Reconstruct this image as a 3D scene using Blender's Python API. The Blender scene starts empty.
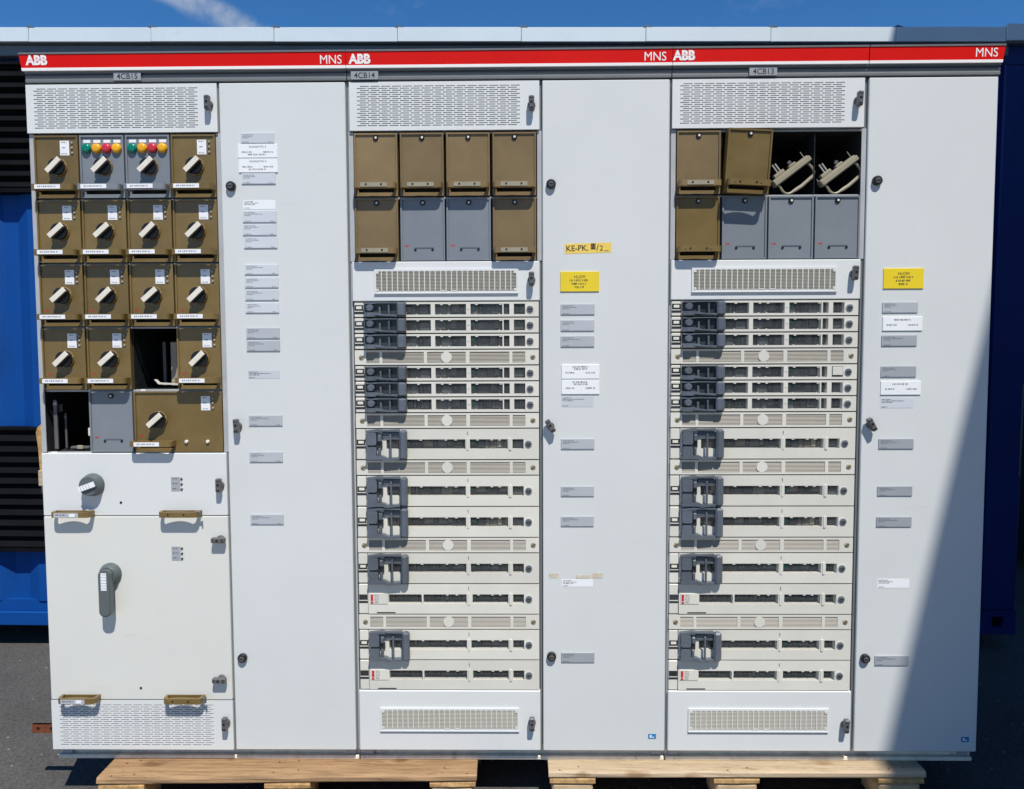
import bpy, bmesh, math, random
from mathutils import Vector, Matrix
random.seed(7)
C = bpy.context.scene.collection
SC = bpy.context.scene
R = math.radians

# ------------------------------------------------------------------ camera
CAM = Vector((1.54013, -2.51569, 1.50561)); YAW, PITCH, ROLL = 0.0136992, -0.0629947, 0.0040086
FPX, PW, PH = 800.0, 1024, 789
MR = Matrix.Rotation(YAW, 3, 'Z') @ Matrix.Rotation(PITCH, 3, 'X') @ Matrix.Rotation(ROLL, 3, 'Y')
cam = bpy.data.cameras.new('camera'); camo = bpy.data.objects.new('camera', cam); C.objects.link(camo)
cam.sensor_width = 36; cam.lens = FPX / PW * 36; cam.clip_end = 5000; cam.clip_start = .05
camo.matrix_world = Matrix.Translation(CAM) @ (MR @ Matrix.Rotation(math.pi/2, 3, 'X')).to_4x4()
SC.camera = camo
SC.render.resolution_x, SC.render.resolution_y = PW, PH
def at(u, v, Y=0.0):                      # surveyed point on the vertical plane at depth Y
    d = MR @ Vector(((u-PW/2)/FPX, 1, (PH/2-v)/FPX)); t = (Y-CAM.y)/d.y
    p = CAM + d*t; return p.x, p.z
def ray(u, v): return (MR @ Vector(((u-PW/2)/FPX, 1, (PH/2-v)/FPX))).normalized()

# ------------------------------------------------------------------ light
EL, AZ = R(57), R(17.9)                   # sun in front of the cabinets, to the right of the camera
SUN = Vector((math.sin(AZ)*math.cos(EL), -math.cos(AZ)*math.cos(EL), math.sin(EL)))
sl = bpy.data.lights.new('sun', 'SUN'); sl.energy = 4.55; sl.angle = R(.53); sl.color = (1, .945, .86)
so = bpy.data.objects.new('sun', sl); C.objects.link(so); so.location = SUN*30
so.rotation_euler = SUN.to_track_quat('Z', 'Y').to_euler()
W = bpy.data.worlds.new('World'); SC.world = W; W.use_nodes = True
nt = W.node_tree; nt.nodes.clear()
def wn(t, **k):
    n = nt.nodes.new(t)
    for a, b in k.items(): setattr(n, a, b)
    return n
sky = wn('ShaderNodeTexSky', sky_type='NISHITA', sun_disc=False, sun_elevation=EL, sun_rotation=math.pi-AZ, altitude=2500, air_density=1.0, dust_density=.0, ozone_density=4.5)
bg = wn('ShaderNodeBackground'); bg.inputs['Strength'].default_value = .13
wo = wn('ShaderNodeOutputWorld')
tc = wn('ShaderNodeTexCoord')
# thin ice cloud: one long streak (a great circle) and sparse wisps
d1, d2 = ray(165, -8), ray(262, 34); nrm = d1.cross(d2).normalized()
dot = wn('ShaderNodeVectorMath', operation='DOT_PRODUCT'); dot.inputs[1].default_value = nrm
nz = wn('ShaderNodeTexNoise'); nz.inputs['Scale'].default_value = 9; nz.inputs['Detail'].default_value = 6; nz.inputs['Roughness'].default_value = .6
m1 = wn('ShaderNodeMath', operation='MULTIPLY_ADD'); m1.inputs[1].default_value = .035; m1.inputs[2].default_value = -.0175
m2 = wn('ShaderNodeMath', operation='ADD'); m3 = wn('ShaderNodeMath', operation='ABSOLUTE')
mr = wn('ShaderNodeMapRange', interpolation_type='SMOOTHSTEP'); mr.inputs['From Min'].default_value = .017; mr.inputs['From Max'].default_value = .004
mr2 = wn('ShaderNodeMapRange', interpolation_type='SMOOTHSTEP'); mr2.inputs['From Min'].default_value = .38; mr2.inputs['From Max'].default_value = .60
nz2 = wn('ShaderNodeTexNoise'); nz2.inputs['Scale'].default_value = 5.2; nz2.inputs['Detail'].default_value = 7; nz2.inputs['Roughness'].default_value = .62
mp2 = wn('ShaderNodeMapping'); mp2.inputs['Location'].default_value = (3.1, 7.7, 1.3); mp2.inputs['Scale'].default_value = (1, 1, 1.6); mp2.inputs['Rotation'].default_value = (0, 0, R(-29.6))
wi = wn('ShaderNodeMapRange', interpolation_type='SMOOTHSTEP'); wi.inputs['From Min'].default_value = .60; wi.inputs['From Max'].default_value = .80; wi.inputs['To Max'].default_value = .6
mm = wn('ShaderNodeMath', operation='MULTIPLY'); mx = wn('ShaderNodeMath', operation='MAXIMUM'); ms = wn('ShaderNodeMath', operation='MULTIPLY'); ms.inputs[1].default_value = .75
mix = wn('ShaderNodeMix', data_type='RGBA'); mix.inputs['B'].default_value = (3.4, 3.9, 4.6, 1)
L = nt.links.new
L(tc.outputs['Generated'], dot.inputs[0]); L(tc.outputs['Generated'], nz.inputs['Vector']); L(tc.outputs['Generated'], mp2.inputs['Vector']); L(mp2.outputs[0], nz2.inputs['Vector'])
L(nz.outputs['Fac'], m1.inputs[0]); L(dot.outputs['Value'], m2.inputs[0]); L(m1.outputs[0], m2.inputs[1]); L(m2.outputs[0], m3.inputs[0]); L(m3.outputs[0], mr.inputs['Value'])
L(nz.outputs['Fac'], mr2.inputs['Value']); L(mr.outputs['Result'], mm.inputs[0]); L(mr2.outputs['Result'], mm.inputs[1])
L(nz2.outputs['Fac'], wi.inputs['Value']); L(mm.outputs[0], mx.inputs[0]); L(wi.outputs['Result'], mx.inputs[1]); L(mx.outputs[0], ms.inputs[0])
L(ms.outputs[0], mix.inputs['Factor']); hsv = wn('ShaderNodeHueSaturation'); hsv.inputs['Saturation'].default_value = 1.24; L(sky.outputs['Color'], hsv.inputs['Color']); L(hsv.outputs['Color'], mix.inputs['A']); L(mix.outputs['Result'], bg.inputs['Color']); L(bg.outputs[0], wo.inputs[0])
SC.view_settings.view_transform = 'Standard'; SC.view_settings.look = 'None'; SC.view_settings.exposure = 0; SC.view_settings.gamma = 1
SC.render.engine = 'CYCLES'

# ------------------------------------------------------------------ materials
M = {}
def mat(name, col, rough=.5, metal=0, var=.06, vscale=6, bump=0, bscale=300, spec=.5, col2=None, c2=(.5, .7), c2scale=4, streak=None, coat=0, orand=0, scuff=0):
    m = bpy.data.materials.new(name); m.use_nodes = True; n = m.node_tree; b = n.nodes['Principled BSDF']
    b.inputs['Roughness'].default_value = rough; b.inputs['Metallic'].default_value = metal; b.inputs['Specular IOR Level'].default_value = spec
    if coat: b.inputs['Coat Weight'].default_value = coat
    t = n.nodes.new('ShaderNodeNewGeometry')
    mp = n.nodes.new('ShaderNodeMapping'); n.links.new(t.outputs['Position'], mp.inputs['Vector'])
    if streak: mp.inputs['Scale'].default_value = streak
    z = n.nodes.new('ShaderNodeTexNoise'); z.inputs['Scale'].default_value = vscale; z.inputs['Detail'].default_value = 6; z.inputs['Roughness'].default_value = .6
    n.links.new(mp.outputs[0], z.inputs['Vector'])
    r = n.nodes.new('ShaderNodeValToRGB'); e = r.color_ramp.elements
    e[0].position = .3; e[1].position = .7
    e[0].color = tuple(c*(1-var) for c in col)+(1,); e[1].color = tuple(min(1, c*(1+var)) for c in col)+(1,)
    n.links.new(z.outputs['Fac'], r.inputs['Fac']); out = r.outputs['Color']
    if col2:
        z2 = n.nodes.new('ShaderNodeTexNoise'); z2.inputs['Scale'].default_value = c2scale; z2.inputs['Detail'].default_value = 8; z2.inputs['Roughness'].default_value = .65
        n.links.new(mp.outputs[0], z2.inputs['Vector'])
        k = n.nodes.new('ShaderNodeMapRange'); k.inputs['From Min'].default_value = c2[0]; k.inputs['From Max'].default_value = c2[1]; n.links.new(z2.outputs['Fac'], k.inputs['Value'])
        x = n.nodes.new('ShaderNodeMix'); x.data_type = 'RGBA'; x.inputs['B'].default_value = tuple(col2)+(1,)
        n.links.new(k.outputs['Result'], x.inputs['Factor']); n.links.new(out, x.inputs['A']); out = x.outputs['Result']
    if scuff:
        ms_ = n.nodes.new('ShaderNodeMapping'); ms_.inputs['Rotation'].default_value = (0, .5, 0); ms_.inputs['Scale'].default_value = (5, 5, 26); n.links.new(t.outputs['Position'], ms_.inputs['Vector'])
        z4 = n.nodes.new('ShaderNodeTexNoise'); z4.inputs['Scale'].default_value = 1.0; z4.inputs['Detail'].default_value = 9; z4.inputs['Roughness'].default_value = .72; n.links.new(ms_.outputs[0], z4.inputs['Vector'])
        k4 = n.nodes.new('ShaderNodeMapRange'); k4.inputs['From Min'].default_value = .60; k4.inputs['From Max'].default_value = .74; k4.inputs['To Max'].default_value = scuff; n.links.new(z4.outputs['Fac'], k4.inputs['Value'])
        x4 = n.nodes.new('ShaderNodeMix'); x4.data_type = 'RGBA'; x4.inputs['B'].default_value = (.42, .39, .33, 1); n.links.new(k4.outputs['Result'], x4.inputs['Factor']); n.links.new(out, x4.inputs['A']); out = x4.outputs['Result']
    if orand:
        oi = n.nodes.new('ShaderNodeObjectInfo'); ko = n.nodes.new('ShaderNodeMapRange'); ko.inputs['To Min'].default_value = 1-orand; ko.inputs['To Max'].default_value = 1+orand; n.links.new(oi.outputs['Random'], ko.inputs['Value'])
        vo = n.nodes.new('ShaderNodeVectorMath'); vo.operation = 'SCALE'; n.links.new(out, vo.inputs[0]); n.links.new(ko.outputs['Result'], vo.inputs['Scale']); out = vo.outputs[0]
    n.links.new(out, b.inputs['Base Color'])
    rr = n.nodes.new('ShaderNodeMapRange'); rr.inputs['To Min'].default_value = max(0, rough-.08); rr.inputs['To Max'].default_value = min(1, rough+.08)
    n.links.new(z.outputs['Fac'], rr.inputs['Value']); n.links.new(rr.outputs['Result'], b.inputs['Roughness'])
    if bump:
        z3 = n.nodes.new('ShaderNodeTexNoise'); z3.inputs['Scale'].default_value = bscale; z3.inputs['Detail'].default_value = 3
        n.links.new(t.outputs['Position'], z3.inputs['Vector'])
        bp = n.nodes.new('ShaderNodeBump'); bp.inputs['Strength'].default_value = bump; bp.inputs['Distance'].default_value = .002
        n.links.new(z3.outputs['Fac'], bp.inputs['Height']); n.links.new(bp.outputs[0], b.inputs['Normal'])
    M[name] = m; return m
mat('door_paint', scuff=0.16, col=(.665, .695, .695), rough=.48, var=.02, vscale=3, bump=.12, bscale=420, col2=(.56, .58, .58), c2=(.66, .86), c2scale=9)
mat('warm_paint', scuff=0.22, col=(.70, .71, .67), rough=.45, var=.02, vscale=3, bump=.08, bscale=420, col2=(.58, .56, .50), c2=(.68, .88), c2scale=13)
mat('white_paint', scuff=0.14, col=(.715, .74, .74), rough=.45, var=.02, vscale=4, bump=.10, bscale=420)
mat('cream_plastic', (.70, .69, .625), .42, var=.04, vscale=9, col2=(.52, .49, .42), c2=(.66, .85), c2scale=22, orand=0.05)
mat('frame_steel', (.42, .435, .45), .5, metal=0, var=.08, vscale=14)
mat('gap_shade', (.02, .022, .025), .7)  # near-black that paints shade into bay interiors and drawer pockets
mat('galvanised_glow', (.84, .78, .66), .5, metal=0, var=.12, vscale=30, col2=(.45, .41, .34), c2=(.55, .75), c2scale=18, streak=(1, 1, .5))  # plinth steel; the beige stands in for warm bounce off the pallets
mat('brown_paint', (.168, .113, .034), .36, var=.10, vscale=9, bump=.05, bscale=500, col2=(.215, .15, .055), c2=(.42, .74), c2scale=6, orand=0.12)
mat('brown_faded', (.235, .165, .074), .40, var=.10, vscale=5, bump=.05, bscale=500, col2=(.17, .115, .044), c2=(.40, .72), c2scale=4, orand=0.14)
mat('grey_paint', (.20, .225, .255), .42, var=.05, vscale=9, bump=.05, bscale=500, orand=0.05)
mat('slate_plastic', (.105, .125, .155), .38, var=.12, vscale=30, orand=0.12)
mat('handle_grey', (.10, .125, .13), .42, var=.06, vscale=20)
mat('latch_grey', (.11, .11, .115), .4, var=.1, vscale=40)
mat('black_plastic', (.012, .012, .013), .35, var=.2, vscale=20)
mat('knob_black', (.008, .009, .010), .4, var=.1)
mat('ivory', (.78, .74, .64), .4, var=.05, vscale=30)
mat('pin_steel', (.34, .34, .32), .5); mat('beige_bracket', (.33, .30, .215), .45, var=.08, vscale=25)
mat('ink', (.025, .028, .035), .7, var=0)
mat('ink_soft', (.11, .12, .14), .7, var=0)
mat('label_white', (.86, .88, .91), .45, var=.02)
mat('label_grey', (.47, .50, .54), .35, var=.05, vscale=8, orand=0.08)
mat('label_pale', (.60, .635, .685), .35, var=.04, vscale=8, orand=0.06)
mat('label_dark', (.36, .385, .42), .35, var=.05, vscale=8, orand=0.08)
mat('label_yellow', (.83, .63, .025), .4, var=.04)
mat('tape_yellow', (.88, .63, .12), .5, var=.08, vscale=40)
mat('tape_old', (.60, .55, .44), .6, var=.2, vscale=80)
mat('sticker_blue', (.02, .22, .52), .4)
mat('red_band', (.70, .007, .005), .5, spec=.15, var=.04, vscale=5)
mat('logo_red', (.55, .03, .03), .5)
mat('band_white', (.93, .93, .92), .4, var=.02)
mat('trim_grey', (.15, .165, .175), .5, metal=0, var=.06, vscale=10)
mat('plate_grey', (.33, .35, .37), .35, var=.05)
mat('lens_green', (.0, .20, .13), .22); mat('led_green', (.01, .09, .07), .25); mat('lens_yellow', (.80, .38, .01), .22); mat('lens_red', (.55, .03, .05), .22); mat('lens_orange', (.85, .42, .01), .22)
mat('chrome', (.75, .73, .68), .2, metal=1, var=.05)
mat('brass', (.36, .31, .21), .5, metal=.2, var=.1, vscale=60)
mat('fuse_dark', (.028, .032, .035), .35, var=.35, vscale=40, orand=0.3)
mat('fuse_brown', (.13, .115, .095), .5, var=.25, vscale=40)
mat('fuse_grey', (.075, .082, .085), .45, var=.25, vscale=40)
mat('rib_beige', (.40, .375, .32), .5, var=.06, vscale=30)
mat('grille_grey', (.40, .39, .345), .5, var=.06, vscale=30)
mat('copper', (.24, .075, .035), .5, metal=.4, var=.25, vscale=40)
mat('wood_aged', (.40, .25, .13), .75, var=.22, vscale=7, streak=(1, 14, 14), col2=(.22, .13, .065), c2=(.48, .70), c2scale=5, bump=.35, bscale=160)
mat('wood_pale', (.55, .43, .29), .75, var=.16, vscale=7, streak=(1, 14, 14), col2=(.36, .25, .14), c2=(.52, .76), c2scale=5, bump=.3, bscale=160)
mat('wood_cross', (.50, .31, .13), .8, var=.3, vscale=60, col2=(.30, .17, .06), c2=(.5, .7), c2scale=40, bump=.4, bscale=200)
mat('block_wood', (.56, .42, .25), .8, var=.22, vscale=14, streak=(1, 1, 4), col2=(.36, .23, .11), c2=(.56, .76), c2scale=16, bump=.4, bscale=150)
mat('container_blue', (.001, .062, .285), .65, spec=.2, var=.08, vscale=2, col2=(.002, .05, .225), c2=(.55, .75), c2scale=6, bump=.05, bscale=60)
mat('container_shade_blue', (.003, .022, .15), .5, var=.1, vscale=3, col2=(.02, .03, .09), c2=(.66, .8), c2scale=9)  # darker copy of the container blue, shade put into the colour
mat('louvre_black', (.005, .0055, .007), .6, spec=.08, var=.25, vscale=9)
mat('flashing_white', (.68, .77, .81), .42, metal=.1, var=.03, vscale=3, col2=(.45, .50, .52), c2=(.64, .84), c2scale=10)
mat('flash_dark', (.12, .15, .18), .5, var=.1)
mat('wall_cladding', (.30, .31, .32), .6, var=.06, vscale=1)
mat('skip_dark', (.03, .035, .04), .7, var=.3, vscale=9)
def asphalt():
    m = mat('asphalt', (.088, .086, .083), .9, var=.16, vscale=2.2, bump=.0)
    n = m.node_tree; b = n.nodes['Principled BSDF']; t = n.nodes['Geometry'] if 'Geometry' in n.nodes else [x for x in n.nodes if x.type == 'NEW_GEOMETRY'][0]
    v = n.nodes.new('ShaderNodeTexVoronoi'); v.inputs['Scale'].default_value = 170; n.links.new(t.outputs['Position'], v.inputs['Vector'])
    base = b.inputs['Base Color'].links[0].from_socket
    hs = n.nodes.new('ShaderNodeMapRange'); hs.inputs['To Min'].default_value = .7; hs.inputs['To Max'].default_value = 1.3
    sp = n.nodes.new('ShaderNodeSeparateColor'); n.links.new(v.outputs['Color'], sp.inputs[0]); n.links.new(sp.outputs[0], hs.inputs['Value'])
    mu = n.nodes.new('ShaderNodeVectorMath'); mu.operation = 'SCALE'; n.links.new(base, mu.inputs[0]); n.links.new(hs.outputs['Result'], mu.inputs['Scale'])
    # pale grit and gravel crumbs
    v2 = n.nodes.new('ShaderNodeTexVoronoi'); v2.inputs['Scale'].default_value = 24; n.links.new(t.outputs['Position'], v2.inputs['Vector'])
    k = n.nodes.new('ShaderNodeMath'); k.operation = 'LESS_THAN'; k.inputs[1].default_value = .11; n.links.new(v2.outputs['Distance'], k.inputs[0])
    s2 = n.nodes.new('ShaderNodeSeparateColor'); n.links.new(v2.outputs['Color'], s2.inputs[0])
    k2 = n.nodes.new('ShaderNodeMath'); k2.operation = 'GREATER_THAN'; k2.inputs[1].default_value = .72; n.links.new(s2.outputs[1], k2.inputs[0])
    k3 = n.nodes.new('ShaderNodeMath'); k3.operation = 'MULTIPLY'; n.links.new(k.outputs[0], k3.inputs[0]); n.links.new(k2.outputs[0], k3.inputs[1])
    x = n.nodes.new('ShaderNodeMix'); x.data_type = 'RGBA'; x.inputs['B'].default_value = (.32, .29, .25, 1)
    n.links.new(k3.outputs[0], x.inputs['Factor']); n.links.new(mu.outputs[0], x.inputs['A']); n.links.new(x.outputs['Result'], b.inputs['Base Color'])
    bp = n.nodes.new('ShaderNodeBump'); bp.inputs['Strength'].default_value = .35; bp.inputs['Distance'].default_value = .006
    n.links.new(v.outputs['Distance'], bp.inputs['Height']); n.links.new(bp.outputs[0], b.inputs['Normal'])
asphalt()
def pane_mat():
    m = bpy.data.materials.new('clear_pane'); m.use_nodes = True; n = m.node_tree; b = n.nodes['Principled BSDF']
    b.inputs['Base Color'].default_value = (.30, .33, .34, 1); b.inputs['Roughness'].default_value = .12
    tr = n.nodes.new('ShaderNodeBsdfTransparent'); mxs = n.nodes.new('ShaderNodeMixShader'); mxs.inputs[0].default_value = .06
    n.links.new(tr.outputs[0], mxs.inputs[1]); n.links.new(b.outputs[0], mxs.inputs[2]); n.links.new(mxs.outputs[0], n.nodes['Material Output'].inputs[0])
    M['clear_pane'] = m
pane_mat()

def knots(name, dark):
    n = M[name].node_tree; b = n.nodes['Principled BSDF']; t = [x for x in n.nodes if x.type == 'NEW_GEOMETRY'][0]
    base = b.inputs['Base Color'].links[0].from_socket
    wz = n.nodes.new('ShaderNodeTexNoise'); wz.inputs['Scale'].default_value = 14; n.links.new(t.outputs['Position'], wz.inputs['Vector'])
    wm = n.nodes.new('ShaderNodeVectorMath'); wm.operation = 'MULTIPLY_ADD'; wm.inputs[1].default_value = (.05, .05, .05); n.links.new(wz.outputs['Color'], wm.inputs[0]); n.links.new(t.outputs['Position'], wm.inputs[2])
    mp = n.nodes.new('ShaderNodeMapping'); mp.inputs['Scale'].default_value = (5, 11, 11); n.links.new(wm.outputs[0], mp.inputs['Vector'])
    v = n.nodes.new('ShaderNodeTexVoronoi'); v.inputs['Scale'].default_value = 1; n.links.new(mp.outputs[0], v.inputs['Vector'])
    k = n.nodes.new('ShaderNodeMapRange'); k.inputs['From Min'].default_value = .24; k.inputs['From Max'].default_value = .10; n.links.new(v.outputs['Distance'], k.inputs['Value'])
    sc = n.nodes.new('ShaderNodeSeparateColor'); n.links.new(v.outputs['Color'], sc.inputs[0])
    g = n.nodes.new('ShaderNodeMath'); g.operation = 'GREATER_THAN'; g.inputs[1].default_value = .5; n.links.new(sc.outputs[0], g.inputs[0])
    m = n.nodes.new('ShaderNodeMath'); m.operation = 'MULTIPLY'; n.links.new(k.outputs['Result'], m.inputs[0]); n.links.new(g.outputs[0], m.inputs[1])
    m2_ = n.nodes.new('ShaderNodeMath'); m2_.operation = 'MULTIPLY'; m2_.inputs[1].default_value = .8; n.links.new(m.outputs[0], m2_.inputs[0])
    # fine grain lines and drying cracks along the board
    mg = n.nodes.new('ShaderNodeMapping'); mg.inputs['Scale'].default_value = (3, 120, 120); n.links.new(wm.outputs[0], mg.inputs['Vector'])
    zg = n.nodes.new('ShaderNodeTexNoise'); zg.inputs['Scale'].default_value = 1; zg.inputs['Detail'].default_value = 5; n.links.new(mg.outputs[0], zg.inputs['Vector'])
    kg = n.nodes.new('ShaderNodeMapRange'); kg.inputs['From Min'].default_value = .56; kg.inputs['From Max'].default_value = .72; kg.inputs['To Max'].default_value = .55; n.links.new(zg.outputs['Fac'], kg.inputs['Value'])
    mxx = n.nodes.new('ShaderNodeMath'); mxx.operation = 'MAXIMUM'; n.links.new(m2_.outputs[0], mxx.inputs[0]); n.links.new(kg.outputs['Result'], mxx.inputs[1])
    x = n.nodes.new('ShaderNodeMix'); x.data_type = 'RGBA'; x.inputs['B'].default_value = dark+(1,); n.links.new(mxx.outputs[0], x.inputs['Factor']); n.links.new(base, x.inputs['A']); n.links.new(x.outputs['Result'], b.inputs['Base Color'])
knots('wood_aged', (.17, .085, .035)); knots('wood_pale', (.30, .185, .085))
# ------------------------------------------------------------------ mesh helpers
class MB:
    def __init__(s): s.v = []; s.f = []; s.m = []; s.mats = []
    def mi(s, m):
        if m not in s.mats: s.mats.append(m)
        return s.mats.index(m)
    def add(s, vs, fs, m):
        o = len(s.v); s.v += [tuple(p) for p in vs]; k = s.mi(m)
        for f in fs: s.f.append([i+o for i in f]); s.m.append(k)
        return s
    def box(s, x0, x1, y0, y1, z0, z1, m, bev=0):
        if bev:
            b = min(bev, (x1-x0)*.45, (y1-y0)*.45, (z1-z0)*.45); bm = bmesh.new(); bmesh.ops.create_cube(bm, size=1)
            for q in bm.verts: q.co = Vector(((x0+x1)/2+q.co.x*(x1-x0), (y0+y1)/2+q.co.y*(y1-y0), (z0+z1)/2+q.co.z*(z1-z0)))
            bmesh.ops.bevel(bm, geom=bm.edges[:], offset=b, segments=1, affect='EDGES'); s.bm(bm, m); return s
        return s.add([(x0, y0, z0), (x1, y0, z0), (x1, y1, z0), (x0, y1, z0), (x0, y0, z1), (x1, y0, z1), (x1, y1, z1), (x0, y1, z1)],
                     [(0, 3, 2, 1), (4, 5, 6, 7), (0, 1, 5, 4), (2, 3, 7, 6), (1, 2, 6, 5), (3, 0, 4, 7)], m)
    def bm(s, bm, m):
        bm.verts.ensure_lookup_table(); bm.verts.index_update()
        s.add([q.co for q in bm.verts], [[q.index for q in f.verts] for f in bm.faces], m); bm.free(); return s
    def prism(s, poly, y0, y1, m):        # outline in x,z (counter-clockwise seen from the front), extruded along y
        n = len(poly); vs = [(x, y0, z) for x, z in poly]+[(x, y1, z) for x, z in poly]
        return s.add(vs, [tuple(range(n)), tuple(range(2*n-1, n-1, -1))]+[(i, i+n, (i+1) % n+n, (i+1) % n) for i in range(n)], m)
    def prismz(s, poly, z0, z1, m):       # outline in x,y extruded along z
        n = len(poly); vs = [(x, y, z0) for x, y in poly]+[(x, y, z1) for x, y in poly]
        return s.add(vs, [tuple(range(n-1, -1, -1)), tuple(range(n, 2*n))]+[(i, (i+1) % n, (i+1) % n+n, i+n) for i in range(n)], m)
    def lathe(s, cx, cz, prof, m, n=24):  # profile of (radius, y), axis along y
        vs = []; fs = []
        for r, y in prof:
            for k in range(n): a = 2*math.pi*k/n; vs.append((cx+r*math.cos(a), y, cz+r*math.sin(a)))
        for j in range(len(prof)-1):
            for k in range(n): fs.append((j*n+k, j*n+(k+1) % n, (j+1)*n+(k+1) % n, (j+1)*n+k))
        fs.append(tuple(range((len(prof)-1)*n, len(prof)*n))); fs.append(tuple(range(n-1, -1, -1)))
        return s.add(vs, fs, m)
    def cyl(s, cx, cz, r, y0, y1, m, n=16): return s.lathe(cx, cz, [(r, y1), (r, y0)], m, n)
    def plate(s, x0, x1, z0, z1, holes, y0, y1, m, back=True):   # sheet with rectangular openings that have real edges
        zs = sorted({z0, z1, *[h[2] for h in holes], *[h[3] for h in holes]})
        for a, b in zip(zs, zs[1:]):
            mid = (a+b)/2; hs = sorted([(h[0], h[1]) for h in holes if h[2] < mid < h[3]]); x = x0
            for p, q in hs+[(x1, x1)]:
                if p-x > 1e-6: s.add([(x, y0, a), (p, y0, a), (p, y0, b), (x, y0, b)], [(0, 1, 2, 3)], m)
                x = max(x, q)
        for p, q, a, b in holes:
            s.add([(p, y0, a), (q, y0, a), (q, y0, b), (p, y0, b), (p, y1, a), (q, y1, a), (q, y1, b), (p, y1, b)],
                  [(0, 4, 5, 1), (1, 5, 6, 2), (2, 6, 7, 3), (3, 7, 4, 0)], m)
        s.add([(x0, y0, z0), (x1, y0, z0), (x1, y0, z1), (x0, y0, z1), (x0, y1, z0), (x1, y1, z0), (x1, y1, z1), (x0, y1, z1)],
              [(0, 1, 5, 4), (1, 2, 6, 5), (2, 3, 7, 6), (3, 0, 4, 7)], m)
        return s
    def text(s, body, x, z, h, y, m, bold=0, align='C', width=None, slant=0):
        vs, fs, w, hh = glyphs(body, bold)
        k = h/hh; kx = k if width is None else width/w
        ox = x-(w*kx/2 if align == 'C' else 0)
        s.add([(ox+p*kx+q*k*slant, y, z+q*k) for p, q in vs], fs, m); return s
    def rot(s, ang, cx, cz, start=0):
        c, d = math.cos(ang), math.sin(ang)
        s.v = s.v[:start]+[(cx+(x-cx)*c-(z-cz)*d, y, cz+(x-cx)*d+(z-cz)*c) for x, y, z in s.v[start:]]; return s
    def mesh(s, name, smooth=False):
        me = bpy.data.meshes.new(name); me.from_pydata(s.v, [], s.f)
        for m in s.mats: me.materials.append(M[m])
        me.polygons.foreach_set('material_index', s.m)
        if smooth: me.polygons.foreach_set('use_smooth', [True]*len(s.f)); me.set_sharp_from_angle(angle=R(35))
        me.update(); return me
GL = {}
def glyphs(body, bold):
    key = (body, bold)
    if key not in GL:
        cu = bpy.data.curves.new('lettering', 'FONT'); cu.body = body; cu.size = 1; cu.offset = bold; cu.resolution_u = 4
        o = bpy.data.objects.new('lettering', cu); me = o.to_mesh()
        vs = [(v.co.x, v.co.y) for v in me.vertices]; fs = [tuple(p.vertices) for p in me.polygons]
        o.to_mesh_clear(); bpy.data.objects.remove(o); bpy.data.curves.remove(cu)
        xs = [p[0] for p in vs]; zs = [p[1] for p in vs]; a, b = min(xs), min(zs)
        GL[key] = ([(x-a, z-b) for x, z in vs], fs, max(xs)-a, max(zs)-b)
    return GL[key]
def rrect(x0, x1, z0, z1, r, n=4):
    p = []
    for cx, cz, a in ((x1-r, z0+r, -90), (x1-r, z1-r, 0), (x0+r, z1-r, 90), (x0+r, z0+r, 180)):
        for k in range(n+1): t = R(a+90*k/n); p.append((cx+r*math.cos(t), cz+r*math.sin(t)))
    return p
CACHE = {}
def cm(key, fn, smooth=False):
    if key not in CACHE: CACHE[key] = fn().mesh(key[0] if isinstance(key, tuple) else key, smooth)
    return CACHE[key]
POS = {}
def part(name, me, parent, p=(0, 0, 0), smooth=False):     # p: position in the world; kept relative to the parent
    if isinstance(me, MB): me = me.mesh(name, smooth)
    o = bpy.data.objects.new(name, me); C.objects.link(o); p = Vector(p); POS[o.name] = p
    if parent is not None: o.parent = parent; o.location = p-POS[parent.name]
    else: o.location = p
    return o
def thing(name, label, cat, loc, group=None):
    o = bpy.data.objects.new(name, None); o.empty_display_size = .1; C.objects.link(o); o.location = loc; POS[o.name] = Vector(loc)
    return tag(o, label, cat, group)
def tag(o, label, cat, group=None):
    o['label'] = label; o['category'] = cat
    if group: o['group'] = group
    return o

# ------------------------------------------------------------------ ground
EX0 = 4.1
g = MB(); g.add([(-300, -300, 0), (300, -300, 0), (300, 300, 0), (-300, 300, 0)], [(0, 1, 2, 3)], 'asphalt')
o = part('ground', g, None); o['kind'] = 'structure'

mat('bounce_concrete', (.36, .33, .285), .85, var=.12, vscale=1.5, col2=(.27, .25, .22), c2=(.5, .7), c2scale=3)  # unseen slab, added to bounce warm light up at the cabinets
o = part('bounce_slab', MB().add([(-14, -16, .004), (EX0, -16, .004), (EX0, -.75, .004), (-14, -.75, .004)], [(0, 1, 2, 3)], 'bounce_concrete'), None); o['kind'] = 'structure'
# ------------------------------------------------------------------ warehouse right of the camera (out of frame; its eave shades the right end)
EX = 2.700+.2*(6.3-.196)
wb = thing('warehouse_building', 'grey clad warehouse right of the cabinets whose eave shades the right door', 'building', (7.5, -6, 0))
b = MB(); b.box(EX+.25, 13, -14, 1.0, 0, 6.12, 'wall_cladding'); wl = part('wall', b, wb, (0, 0, 0))
b = MB(); b.box(EX, 13.3, -14.3, 1.15, 6.121, 6.3, 'flash_dark'); part('roof', b, wb)
def wall_rib(): return MB().box(-.03, 0, -.12, .12, .02, 6.1, 'wall_cladding')
for k in range(48): part('cladding_rib', cm('cladding_rib', wall_rib), wl, (EX+.249, -13.8+.31*k, 0))

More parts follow.
